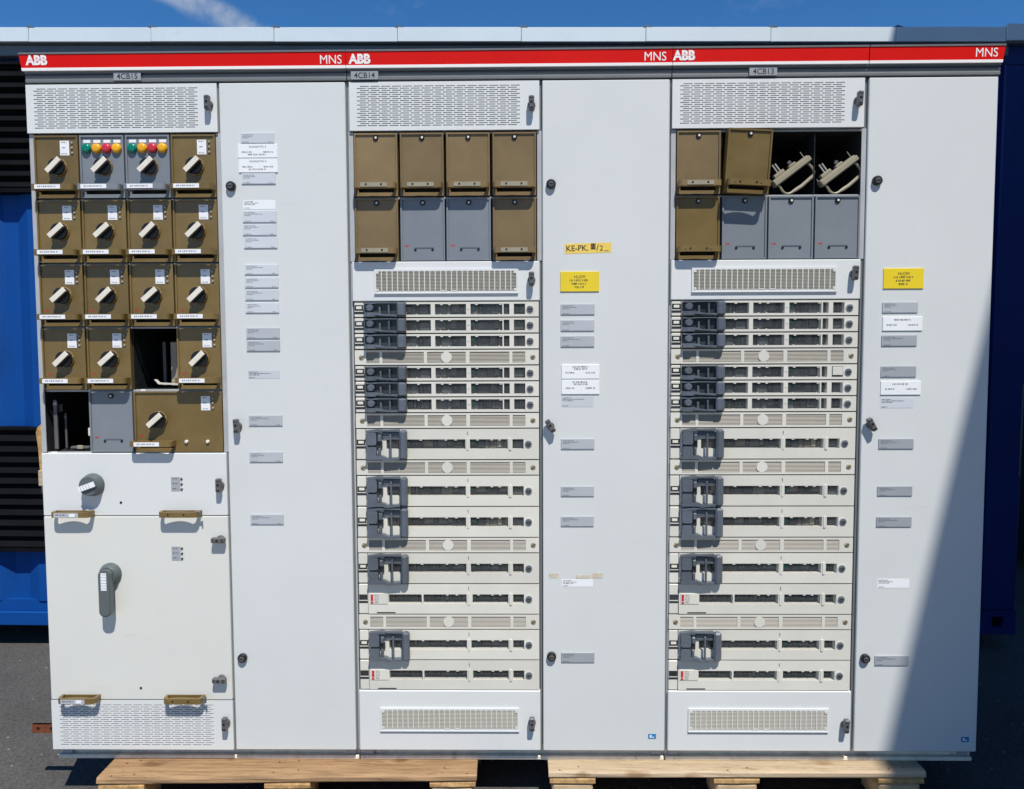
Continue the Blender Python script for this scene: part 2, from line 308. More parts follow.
# ------------------------------------------------------------------ blue container behind
YC = 1.36
FB, FT = at(10, 41.4, YC-.062)[1], at(10, 27.0, YC-.062)[1]
ct = thing('shipping_container', 'blue corrugated container with black louvres standing behind the cabinets', 'container', (-1, YC, 0))
XL, XR = -2.12, 3.94
def corrugated(z0, z1):
    b = MB(); x = XL+.14; pts = []
    seq = [(.072, 0), (.068, .036), (.070, .036), (.068, 0)]; y = 0
    pts.append((x, 0)); i = 0
    while x < XR-.14:
        dx, ny = seq[i % 4]; x = min(x+dx, XR-.14); pts.append((x, ny)); i += 1
    vs = []; fs = []
    for px, py in pts: vs += [(px, YC+py, z0), (px, YC+py, z1)]
    for k in range(len(pts)-1): fs.append((2*k, 2*k+2, 2*k+3, 2*k+1))
    b.add(vs, fs, 'container_blue'); return b
b = corrugated(.24, 2.895); b.box(XL, XR, YC+.05, 3.8, .14, 2.88, 'container_shade_blue'); part('wall', b, ct)
b = MB(); b.box(XL+.16, XR-.16, YC-.012, YC+.05, .119, .188, 'container_blue', .004); b.box(XL+.16, XR-.16, YC+.008, YC+.05, .19, .245, 'container_blue'); part('bottom_rail', b, ct)
b = MB(); b.box(XL+.16, XR-.16, YC-.03, YC+.05, FB-.052, FB-.004, 'flash_dark', .003)
for k in range(14):
    for dx in (0, .10): b.cyl(-.83+.59*k-1.18+dx, FB-.04, .007, YC-.036, YC-.03, 'flash_dark', 8)
part('top_rail', b, ct)
b = MB(); b.box(XL, XR, YC-.05, 3.82, FB-.003, FB+.02, 'flash_dark'); part('roof', b, ct)
for k in range(-3, 10):
    x0 = -.796+.577*k; x1 = min(x0+.577, 3.745)
    if x0 > 3.7 or x1-x0 < .05: continue
    x0 = max(x0, XL); dy = .0015 if k % 2 else 0
    b = MB(); b.box(x0+.001, x1-.001, YC-.062-dy, YC-.052, FB+.3*dy, FT, 'flashing_white', .0015); b.box(x0+.001, x1-.001, YC-.052, YC+.2, FT-.008, FT-.0015, 'flashing_white')
    b.add([(x0-.012, YC-.064, FT+.0005), (x0+.03, YC-.064, FT+.0005), (x0+.004, YC-.064, FT+.009), (x0-.012, YC-.058, FT+.0005), (x0+.03, YC-.058, FT+.0005), (x0+.004, YC-.058, FT+.009)], [(0, 1, 2), (5, 4, 3), (0, 3, 4, 1), (1, 4, 5, 2), (2, 5, 3, 0)], 'flash_dark')
    part('flashing_panel', b, ct)
for x0 in (XL, XR-.16):
    b = MB(); b.box(x0, x0+.16, YC-.008, YC+.14, .24, 2.895, 'container_shade_blue', .006)
    cp = part('corner_post', b, ct)
    if x0 > 0:
        b = MB(); b.box(x0+.145, x0+.152, YC-.014, YC-.0085, .9, 1.35, 'flash_dark')
        part('seal_strip', b, cp)
for x0 in (XL, XR-.165):
    for z0, z1 in ((.122, .24), (2.895, FB-.056)):
        b = MB(); b.plate(x0, x0+.165, z0, z1, [(x0+.05, x0+.105, z0+.035, z1-.03)], YC-.014, YC+.02, 'container_shade_blue'); b.box(x0+.002, x0+.163, YC+.021, YC+.16, z0+.002, z1-.002, 'louvre_black')
        part('corner_casting', b, ct)
for z0, z1 in ((2.238, 2.845), (.500, 1.112)):
    b = MB(); b.box(-1.9, 1.6, YC-.015, YC+.03, z0, z1, 'louvre_black'); b.box(-1.9, 1.6, YC-.045, YC-.0155, z0, z0+.02, 'louvre_black'); b.box(-1.9, 1.6, YC-.045, YC-.0155, z1-.012, z1, 'louvre_black')
    lv = part('louvre', b, ct)
    n = 11; ph = (z1-z0-.04)/n
    def slat(): return MB().add([(-1.88, 0, 0), (1.58, 0, 0), (1.58, .03, .044), (-1.88, .03, .044), (-1.88, .004, -.002), (1.58, .004, -.002), (1.58, .034, .042), (-1.88, .034, .042)],
                                [(0, 1, 2, 3), (7, 6, 5, 4), (0, 4, 5, 1), (3, 2, 6, 7), (1, 5, 6, 2), (0, 3, 7, 4)], 'louvre_black')
    for k in range(n): part('slat', cm('slat', slat), lv, (0, YC-.047, z0+.026+ph*k))
b = MB(); b.box(3.747, XR+.012, YC-.068, YC-.052, FB+.004, FT+.013, 'flashing_white', .0015); b.box(3.747, XR+.012, YC-.0518, YC+.2, FT+.004, FT+.0115, 'flashing_white'); part('flashing_panel', b, ct)
ct.rotation_euler = (0, .0088, 0)
for x0, l in ((-2.05, 'timber bearer under the left end of the blue container'), (3.40, 'timber bearer under the right end of the blue container')):
    tag(part('timber_bearer', MB().box(-.07, .07, -.02, 2.4, 0, .085 if x0 > 0 else .13, 'wood_aged', .006), None, (x0, YC+.02, 0)), l, 'timber', 'timber bearers under the container')
# dark skip in the shade beyond the container's right end
sk = thing('waste_skip', 'dark steel skip in the shade beyond the right end of the blue container', 'skip', (5.4, 3.6, 0))
b = MB(); b.plate(4.25, 6.6, .1, 1.62, [(4.4, 6.45, 1.45, 1.52)], 2.8, 2.9, 'skip_dark'); b.box(4.25, 6.6, 2.901, 4.4, .1, 1.5, 'skip_dark'); part('body', b, sk)
for k in range(6): part('rib', cm('skip_rib', lambda: MB().box(-.03, .03, -.06, 0, .1, 1.4, 'skip_dark', .005)), sk, (4.4+.4*k, 2.799, 0))

# ------------------------------------------------------------------ pallets
def pallet(label, x0, x1, y0, ry, wood):
    t = thing('wooden_pallet', label, 'pallet', ((x0+x1)/2, y0+.4, 0), 'pallets under the cabinets'); POS[t.name] = Vector((0, 0, 0))
    l = (x1-x0)/2
    def plank(n, a0, a1, c0, c1, z0, z1, m, seed):
        rnd = random.Random(seed); bm = bmesh.new(); N = 8 if n == 'deck_board' else 2
        vs = []
        for i in range(N+1):
            x = a0+(a1-a0)*i/N; j = lambda s: rnd.uniform(-s, s)
            ring = [(x, c0+.004+j(.0015), z0+j(.001)), (x, c1-.002, z0+j(.001)), (x, c1-.002, z1-.001+j(.0006)), (x, c0+.006+j(.002), z1+j(.0006)), (x, c0+j(.0018), z1-.006+j(.002)), (x, c0+j(.0018), z0+.005)]
            vs.append([bm.verts.new(p) for p in ring])
        for i in range(N):
            for k in range(6): bm.faces.new((vs[i][k], vs[i+1][k], vs[i+1][(k+1) % 6], vs[i][(k+1) % 6]))
        bm.faces.new(vs[0]); bm.faces.new(vs[-1][::-1]); bmesh.ops.recalc_face_normals(bm, faces=bm.faces)
        part(n, MB().bm(bm, m), t)
    for i, (c0, w) in enumerate(((-.4, .145), (-.20, .10), (-.05, .10), (.10, .10), (.255, .145))): plank('deck_board', -l, l, c0, c0+w, .122, .144, wood, i+int(x0*9))
    for i, a0 in enumerate((-l+.004, -.0725, l-.149)): plank('stringer_board', a0, a0+.145, -.398, .398, .100, .1215, 'wood_cross', i+20)
    for a0 in (-l+.006, -.07, l-.15):
        for c0 in (-.394, -.07, .25):
            bk = MB().box(a0+.006, a0+.136, c0, c0+.14, .0225, .0995, 'block_wood', .006); part('block', bk, t)
    for i, (c0, w) in enumerate(((-.4, .10), (-.07, .14), (.3, .10))): plank('bottom_board', -l, l, c0, c0+w, 0.0005, .022, wood, i+40)
    for i in range(3):
        for k in range(2):
            for q in range(2):
                xx = (-l+.05, -.03, l-.11)[i]+.06*k; yy = -.375+.08*q
                bm = bmesh.new(); bmesh.ops.create_circle(bm, cap_ends=True, radius=.003, segments=8, matrix=Matrix.Translation((xx+random.uniform(-.02, .02), yy+random.uniform(-.02, .02), .1452)))
                part('nail_head', MB().bm(bm, 'copper'), t)
    t.rotation_euler = (0, 0, ry)
pallet('brown weathered pallet under the left and middle cabinets', .181, 1.381, -.078, .022, 'wood_aged')
pallet('pale wooden pallet under the middle and right cabinets', 1.616, 2.816, -.040, .006, 'wood_pale')

# ------------------------------------------------------------------ switchgear cabinets
ZB = .19; ZT = ZB+2.125; Z0 = .144
def marks(b, x0, z, w, h, y, m, rnd):     # a line of print too fine to read
    x = x0
    while x < x0+w-.001:
        k = rnd.randint(3, 8)
        for i in range(k):
            cw = h*.62
            if x+cw > x0+w: break
            u = rnd.random()
            if u < .6: b.add([(x, y, z), (x+cw*.45, y, z), (x+cw*.45, y, z+h), (x, y, z+h)], [(0, 1, 2, 3)], m)
            if u > .25: b.add([(x+cw*.3, y, z+h*.62), (x+cw*.85, y, z+h*.62), (x+cw*.85, y, z+h), (x+cw*.3, y, z+h)], [(0, 1, 2, 3)], m)
            if u > .55: b.add([(x+cw*.3, y, z), (x+cw*.85, y, z), (x+cw*.85, y, z+h*.38), (x+cw*.3, y, z+h*.38)], [(0, 1, 2, 3)], m)
            x += cw
        x += h*.6
def label_plate(parent, px, kind, k=0, lines=None):
    x0, z1 = at(px[0], px[1]); x1, z0 = at(px[2], px[3]); xa, za = at(px[0], px[3]); x0 = (x0+xa)/2
    cx, cz = (x0+x1)/2, (z0+z1)/2; w, h = x1-x0, z1-z0; rnd = random.Random(int(px[0]*7+px[1]*13))
    b = MB(); th = .0035 if kind in ('grey', 'pale', 'dark', 'white', 'yellow') else .0006
    mm_ = {'grey': 'label_grey', 'pale': 'label_pale', 'dark': 'label_dark', 'white': 'label_white', 'yellow': 'label_yellow', 'paper': 'label_white', 'film': 'label_pale', 'tape': 'tape_yellow', 'old': 'tape_old', 'blue': 'sticker_blue'}[kind]
    b.box(-w/2, w/2, -th, -.0002, -h/2, h/2, mm_, .0008 if th > .002 else 0); y = -th-.0004
    if kind in ('grey', 'pale', 'dark'):
        for q in range(3): marks(b, -w/2+.006, h/2-.007-.0045*q, (.035, .03+.03*rnd.random(), .02)[q], .0024, y, 'ink_soft', rnd)
        marks(b, -w/2+.006, -h/2+.002, .022, .0024, y, 'ink_soft', rnd)
        if k: marks(b, w/2-.02, -h/2+.002, .012, .0024, y, 'ink_soft', rnd)
    elif kind == 'white':
        if lines: b.text(lines, 0, h/2-.011, .005, y, 'ink', align='C', width=.052)
        elif k == 2: marks(b, -.025, h/2-.010, .05, .0045, y, 'ink', rnd); marks(b, -.02, h/2-.0165, .042, .0045, y, 'ink', rnd)
        else: marks(b, -.026, h/2-.012, .052, .0045, y, 'ink', rnd)
        zz = -h/2+(.015 if k == 1 else .016 if k == 0 else .017)
        marks(b, -w/2+.012, zz, .032, .0042, y, 'ink', rnd); marks(b, w/2-.044, zz, .032, .0042, y, 'ink', rnd)
        if k == 1: marks(b, -.03, -h/2+.0075, .055, .0042, y, 'ink', rnd)
    elif kind == 'yellow':
        b.text('HUOM', 0, h/2-.021, .0095, y, 'ink', width=.034)
        for q, ww in enumerate((.062, .05, .03)): marks(b, -ww/2, h/2-.0305-.0105*q, ww, .0058, y, 'ink', rnd)
    elif kind in ('paper', 'film'):
        for q, ww in enumerate((.03, .07 if kind == 'film' else .045, .035)): marks(b, -w/2+.004, h/2-.006-.0045*q, ww, .0026, y, 'ink', rnd)
        marks(b, -w/2+.004, -h/2+.002, .018, .0026, y, 'ink', rnd)
    elif kind == 'tape':
        b.text('KE-PK.', -.033, -.008, .018, y, 'ink', bold=.01, align='C', width=.068)
        b.text('2', .016, -.003, .016, y-.0004, 'ink', bold=.02); b.box(.009, .024, y-.0003, y-.0001, -.004, .014, 'brown_paint'); b.text('/', .03, -.009, .02, y, 'ink', bold=.01); b.text('2', .042, -.009, .016, y, 'ink', bold=.005)
        b.box(.05, .064, y-.0002, y, -.0105, -.009, 'ink'); b.rot(R(1.6), 0, 0)
    elif kind == 'blue':
        b.box(-w*.3, -w*.05, y-.0001, y, -h*.25, h*.3, 'label_white'); b.box(w*.0, w*.25, y-.0001, y, -h*.25, -h*.05, 'label_white')
    name = {'tape': 'tape_strip', 'old': 'tape_residue', 'blue': 'sticker'}.get(kind, 'label_plate')
    return part(name, b, parent, (cx, 0, cz))
def latch_mesh(ang):
    b = MB(); b.lathe(0, 0, [(.0125, -.0005), (.0125, -.006), (.010, -.010)], 'latch_grey', 16); s = len(b.v)
    b.box(-.0085, .0085, -.027, -.0095, -.020, .024, 'latch_grey', .003); b.cyl(0, .004, .0042, -.0278, -.0272, 'black_plastic', 10); b.box(-.005, .005, -.0276, -.0271, -.015, -.011, 'black_plastic'); b.box(-.005, .005, -.0276, -.0271, .015, .017, 'black_plastic')
    return b.rot(R(ang), 0, 0, s)
def latch(parent, u, v, ang=0):
    x, z = at(u, v); part('latch', cm(('latch', ang), lambda: latch_mesh(ang)), parent, (x, 0, z))
def round_lock(parent, u, v):
    x, z = at(u, v)
    def f(): return MB().lathe(0, 0, [(.015, -.0003), (.015, -.010), (.012, -.014)], 'black_plastic', 20).lathe(0, 0, [(.0085, -.0142), (.008, -.0155)], 'latch_grey', 12).box(-.006, .006, -.0165, -.0157, -.0015, .0015, 'black_plastic')
    part('lock', cm('lock', f, True), parent, (x, 0, z))
def rivet_hole(parent, u, v):
    x, z = at(u, v); part('screw_hole', cm('screw_hole', lambda: MB().cyl(0, 0, .004, -.0012, -.0002, 'black_plastic', 12)), parent, (x, 0, z))
def slot_panel(w, h, sx0, sx1, sz0, sz1, rows, m):
    holes = []; n = 15; off = .0095; pitch = (sx1-sx0-off+.0055)/n; L_ = pitch-.0055; rz = (sz1-sz0)/rows
    for r in range(rows):
        z = sz0+rz*(r+.5); x = sx0+(off if r % 2 else 0)
        for q in range(n): holes.append((x+pitch*q, x+pitch*q+L_, z-.0015, z+.0015))
    b = MB(); b.plate(0, w, 0, h, holes, 0, .002, m); b.box(.001, w-.001, .006, .020, .001, h-.001, m); return b
def handle_mesh(m, lab, w=.0625, d=.035):
    p = []; e = d-.035
    for k in range(5): a = R(180+90*k/4); p.append((-w+.012+.012*math.cos(a), -d+.012+.012*math.sin(a)))
    for k in range(5): a = R(270+90*k/4); p.append((w-.012+.012*math.cos(a), -d+.012+.012*math.sin(a)))
    p.append((w, 0)); p.append((w-.007, 0)); p.append((w-.011, -.024-e))
    for k in range(9): x = (w-.018)*(1-2*k/8); p.append((x, -.028-e+.006*(1-(x/(w-.018))**2)))
    p += [(-w+.011, -.024-e), (-w+.007, 0), (-w, 0)]
    b = MB(); b.prismz(p, 0, .0175, m); b.box(-w+.0075, w-.0075, -.0035, -.0002, .0035, .0172, m, .001)
    if lab == 'white': b.box(-.050, .030, -d-.0012, -d-.0002, .002, .0150, 'label_white'); marks(b, -.040, .007, .058, .0038, -d-.0016, 'ink', random.Random(3))
    if lab == 'mixed': b.box(-.050, .028, -d-.0012, -d-.0002, .001, .0150, 'label_grey'); b.box(.0, .018, -d-.0018, -d-.0013, .003, .013, 'label_white'); marks(b, -.044, .007, .036, .004, -d-.0016, 'ink', random.Random(4))
    if lab == 'plate':
        b.box(-.042, .040, -d-.0012, -d-.0002, .002, .0150, 'beige_bracket')
        for x in (-.025, .022): b.cyl(x, .0095, .003, -d-.0025, -d-.0013, 'black_plastic', 8)
    if lab == 'bare':
        for x in (-.044, -.030, .020, .034): b.cyl(x, .0095, .0026, -d-.0018, -d-.0002, 'brown_faded' if x in (-.044, .034) else 'black_plastic', 8)
    return b
DH, DW = .1925, .138
def face_mesh(w, m, h=DH, pocket=None):
    b = MB(); b.plate(0, w, 0, h, [(.005, w-.005, .004, h-.005)], 0, .0045, m)
    b.plate(.005, w-.005, .004, h-.005, [pocket] if pocket else [], .0045, .026, m)
    b.add([(0, .0045, 0), (w, .0045, 0), (w, .045, 0), (0, .045, 0), (0, .0045, h), (w, .0045, h), (w, .045, h), (0, .045, h)], [(0, 3, 2, 1), (4, 5, 6, 7), (0, 4, 7, 3), (1, 2, 6, 5), (2, 3, 7, 6)], m)
    if pocket: p, q, u, v = pocket; b.add([(p, .026, u), (q, .026, u), (q, .026, v), (p, .026, v)], [(0, 1, 2, 3)], 'gap_shade')
    return b
def knob_mesh(col):
    b = MB(); b.lathe(0, 0, [(.0285, 0), (.0285, -.004), (.0272, -.006)], 'brown_faded', 28); b.lathe(0, 0, [(.0260, -.0058), (.0250, -.017)], 'knob_black', 28)
    for k in range(6): a = R(60*k+20); b.cyl(.0255*math.cos(a), .0255*math.sin(a), .0018, -.0068, -.0055, 'ivory', 6)
    return b
def grip_mesh(ang=43):
    b = MB(); b.box(-.028, .028, -.029, -.0165, -.0105, .0095, 'knob_black', .003); b.box(-.0285, .0285, -.0325, -.0292, -.0070, .0095, 'ivory', .001); b.rot(R(ang), 0, 0); return b
def status_mesh():
    b = MB(); b.box(-.0145, .0145, -.0012, -.0001, -.0225, .0225, 'label_white'); rnd = random.Random(5)
    marks(b, -.009, .016, .018, .003, -.0016, 'ink', rnd); marks(b, -.007, -.001, .014, .004, -.0016, 'ink', rnd); marks(b, -.010, -.019, .02, .003, -.0016, 'ink', rnd); return b
def led_mesh(m='pin_steel'): return MB().lathe(0, 0, [(.0034, 0), (.0034, -.003), (.002, -.0042)], m, 10)
def lens_mesh(m): return MB().lathe(0, 0, [(.0152, 0), (.0152, -.005), (.0142, -.009), (.0115, -.0118), (.006, -.013)], m, 20)
def keylock_mesh(): return MB().lathe(0, 0, [(.0085, 0), (.0085, -.003), (.007, -.0045)], 'black_plastic', 16).cyl(.001, 0, .0036, -.0056, -.0046, 'ivory', 10)  # ivory centre stands in for the white glint on the chrome barrel
def slotcover_mesh():
    b = MB(); b.box(-.030, .030, -.001, -.0001, .004, .0075, 'slate_plastic')
    for x in (-.028, .026): b.cyl(x, 0, .0042, -.0014, -.0003, 'black_plastic', 10)
    return b
YD = .003                                  # drawer rim plane
def drawer(cab, x, z, kind, w=DW):
    if kind in ('lid', 'lid_dark'): w = .1345; x += .0015
    m = {'knob': 'brown_paint', 'lamps': 'grey_paint', 'lid': 'brown_faded', 'lid_dark': 'brown_paint', 'cover': 'grey_paint', 'wide': 'brown_paint'}[kind]
    d = part('drawer_unit', cm(('drawer_face', m, w, kind == 'cover'), lambda: face_mesh(w, m, pocket=None if kind == 'cover' else ((.012, .1225, .0115, .0335) if w < .137 else (.014, .124, .0115, .0335)))), cab, (x, YD, z)); yf = YD+.0045
    def sub(n, key, f, p, smooth=False): return part(n, cm(key, f, smooth), d, p)
    if kind in ('knob', 'lamps', 'wide'):
        kx, kz = (x+.073, z+.096) if kind != 'wide' else (x+.076, z+.102)
        sub('knob', ('knob', 1), lambda: knob_mesh(1), (kx, yf, kz), True); ga = random.choice((41, 43, 44))
        sub('knob_grip', ('knob_grip', ga), lambda: grip_mesh(ga), (kx, yf, kz))
        hx = x+.070 if kind != 'wide' else x+.064
        sub('handle', ('handle', m, 'drawer'), lambda: handle_mesh(m, 'white', .0665, .042), (hx, yf, z+.020))
    if kind in ('knob', 'wide'):
        sx = x+.095 if kind == 'knob' else x+.228
        sub('status_label', 'status_label', status_mesh, (sx, yf, z+.1545))
        for q in (-1, 0, 1): sub('indicator', 'indicator', led_mesh, (sx+.0235, yf, z+.1545+.0155*q), True)
    if kind == 'wide':
        for q in (.164, .232): sub('screw', 'big_screw', lambda: MB().lathe(0, 0, [(.006, 0), (.006, -.004), (.004, -.007)], 'ivory', 12), (x+q, yf, z+.032), True)
    if kind == 'lamps':
        for q, c in enumerate(('lens_green', 'lens_yellow', 'lens_red', 'lens_orange')):
            sub('indicator_lamp', ('indicator_lamp', c), lambda: lens_mesh(c), (x+.022+.0315*q, yf, z+.152), True)
            sub('lamp_tag', 'lamp_tag', lambda: MB().box(-.011, .011, -.0008, -.0001, -.0045, .0045, 'label_white'), (x+.022+.0315*q, yf, z+.1745))
    if kind in ('lid', 'lid_dark', 'cover'): sub('key_lock', 'key_lock', keylock_mesh, (x+w/2, yf, z+DH-.014), True)
    if kind in ('lid', 'lid_dark'):
        lab = 'plate' if kind == 'lid' else 'bare'
        sub('handle', ('handle', m, lab, 'drawer'), lambda: handle_mesh(m, lab, .0650, .040), (x+w/2, yf, z+.020))
    if kind == 'cover': sub('slot_cover', 'slot_cover', slotcover_mesh, (x+w/2+.004, yf, z+.034))
    if kind == 'cover' or (kind in ('knob', 'wide') and z < 1.7):
        c = 'logo_red'; sub('lettering', ('maker_mark', 1), lambda: MB().text('ABB', 0, 0, .0055, -.0004, c, bold=.03, align='L', width=.014), (x+.011, yf, z+(.044 if kind == 'cover' else .047)))
    return d
# ---- switch-fuse rows
FW = .580
def carrier_small():
    m = 'slate_plastic'; b = MB(); h = .044; d = -.024
    b.box(0, .131, -.003, -.0005, 0, h, 'fuse_dark')
    b.box(.104, .131, d, -.0031, 0, h, m, .005)
    b.prismz([(0, -.0031), (.04, -.0031), (.04, d*.62), (.03, d*.9), (.012, d*.9), (0, d*.55)], .0, .013, m)
    b.lathe(.019, .027, [(.013, -.0031), (.0125, d*.55), (.009, d*.82)], m, 14)
    b.box(.046, .053, d*.6, -.0031, .006, .030, m, .002); b.box(.0765, .0815, d*.85, -.0031, .004, .036, m, .0015)
    b.prism([(.0, 0), (.028, 0), (.036, .004), (.104, .0), (.104, .006), (.060, .007), (.046, .012), (.0, .007)], d*.8, -.0031, m)
    b.prism([(.0, .040), (.026, .039), (.044, .041), (.104, .041), (.104, h), (.0, h)], d*.7, -.0031, m)
    return b
def carrier_big():
    m = 'slate_plastic'; b = MB(); h = .094; d = -.024
    b.box(.106, .130, d, -.0005, 0, h, m, .006)
    b.prism(rrect(.002, .033, .046, .086, .006), d*.8, -.0005, m); b.prism(rrect(.002, .033, .006, .040, .006), d*.8, -.0005, m); b.box(.004, .034, d*.4, -.0006, .038, .048, 'fuse_dark')
    b.box(.036, .049, d*.7, -.0005, .056, .078, m, .003); b.box(.037, .046, d*.6, -.0005, .010, .036, m, .003); b.box(.034, .05, d*.25, -.0005, .036, .056, 'fuse_dark')
    b.box(.075, .081, d*.85, d*.5, .004, .080, m, .0015)
    b.prism([(.0, 0), (.05, 0), (.062, -.004), (.106, .0), (.106, .007), (.066, .005), (.052, .012), (.0, .010)], d*.85, -.0005, m)
    b.prism([(.0, .086), (.03, .087), (.05, .091), (.106, .089), (.106, h+.001), (.055, h), (.04, h+.002), (.0, h-.002)], d*.75, -.0005, m)
    b.box(.05, .106, d*.3, -.0006, .068, .0855, m, .002)
    return b
def indicator_mesh(on):
    b = MB(); b.box(-.0135, .0135, -.0006, -.0001, -.0035, .0145, 'fuse_dark'); b.box(-.014, .014, -.0006, -.0001, -.0135, -.006, 'fuse_dark')
    b.box(-.014, .014, -.0014, -.0007, -.0062, -.0035, 'cream_plastic')
    if on: b.box(-.0085, .009, -.0016, -.0007, .002, .0105, 'ivory', .0005)
    return b
def bolt_mesh(): return MB().lathe(0, 0, [(.0105, 0), (.0105, -.002), (.009, -.003)], 'slate_plastic', 20).lathe(0, 0, [(.0065, -.0031), (.006, -.004)], 'latch_grey', 12).box(-.005, .005, -.0048, -.0041, -.0012, .0012, 'black_plastic')
def screw_mesh(): return MB().lathe(0, 0, [(.0085, 0), (.0082, -.0012), (.0068, -.002)], 'brass', 14).box(-.0062, .0062, -.0026, -.0021, -.0013, .0013, 'black_plastic').rot(R(40), 0, 0)
def rails(wins, h, s):                     # small lugs on the window edges and print on the frame
    return wins
def tray_mesh(wins, seed, kind):
    rnd = random.Random(seed); b = MB()
    for (x0, x1, z0, z1) in wins:
        b.box(x0-.004, x1+.004, .030, .036, z0-.004, z1+.004, 'fuse_dark')
        x = x0
        while x < x1-.006:
            w = min(rnd.uniform(.010, .042), x1-x); u = rnd.random()
            mm_ = 'fuse_brown' if (u < .38 and kind == 'big') else ('fuse_grey' if u < .6 else ('fuse_dark' if u < .95 else 'beige_bracket'))
            y = rnd.uniform(.012, .026)
            if kind == 'empty': mm_ = 'fuse_dark' if u < .8 else 'fuse_grey'; y = .024
            a = z0+rnd.choice((0, 0, .004, .008)); c = z1-rnd.choice((0, 0, .003, .006))
            b.box(x, x+w-.001, y, .0299, a, c, mm_, .0015)
            if rnd.random() < .5: b.cyl(x+w/2, (z0+z1)/2+rnd.uniform(-.004, .004), .0014, y-.002, y, 'pin_steel', 6)
            if rnd.random() < .35 and w > .015: b.box(x+w*.3, x+w*.36, y-.003, y-.0001, a+.002, c-.002, 'fuse_dark')
            x += w
    return b
SMALL = [(.162, .241, .009, .042), (.254, .352, .009, .042), (.366, .466, .009, .042), (.470, .488, .009, .042), (.502, .537, .009, .042)]
BIG = [(.096, .347, .034, .065), (.361, .481, .034, .065), (.496, .531, .034, .065)]
BIGO = [(.096, .203, .034, .065), (.208, .347, .034, .065), (.366, .481, .034, .065), (.496, .531, .034, .065)]
def frame_mesh(h, wins, big):
    b = MB(); b.plate(.031, FW, .0018, h-.0020, wins, 0, .028, 'cream_plastic')
    b.box(0, .0295, .0015, .028, .0018, h-.0020, 'cream_plastic', .002)
    b.add([(.0295, .0025, .0012), (.031, .0025, .0012), (.031, .0025, h-.0012), (.0295, .0025, h-.0012)], [(0, 1, 2, 3)], 'fuse_dark')
    zt, zl = wins[0][3], wins[0][2]
    for x in ((.205, .285, .316, .385, .455, .43) if big else (.20, .275, .30, .385, .46)):
        b.box(x-.004, x+.004, .0006, .004, zt-.0035, zt-.0002, 'cream_plastic'); b.box(x-.006, x-.002, .0006, .003, zl+.0002, zl+.0022, 'cream_plastic')
    if big:
        b.box(.3535, .3548, -.0006, -.0001, h-.022, h-.010, 'fuse_dark'); b.box(.352, .3535, -.0006, -.0001, h-.016, h-.0145, 'fuse_dark')
        b.box(.3505, .3575, -.002, -.0001, wins[0][2]-.004, wins[0][3]+.004, 'cream_plastic', .0008); b.box(.4845, .4925, -.003, -.0001, wins[0][2]-.004, wins[0][3]+.004, 'cream_plastic', .001)
        b.lathe(.5465, h/2, [(.0135, -.0001), (.0135, -.0012)], 'cream_plastic', 20)
    else: b.box(.356, .362, -.0006, -.0001, .0245, .0255, 'ink'); b.lathe(.5525, h/2, [(.0135, -.0001), (.0135, -.0012)], 'cream_plastic', 20)
    return b
def pane_mesh(wins):
    b = MB()
    for (x0, x1, z0, z1) in wins: b.box(x0, x1, .0055, .0068, z0, z1, 'clear_pane')
    return b
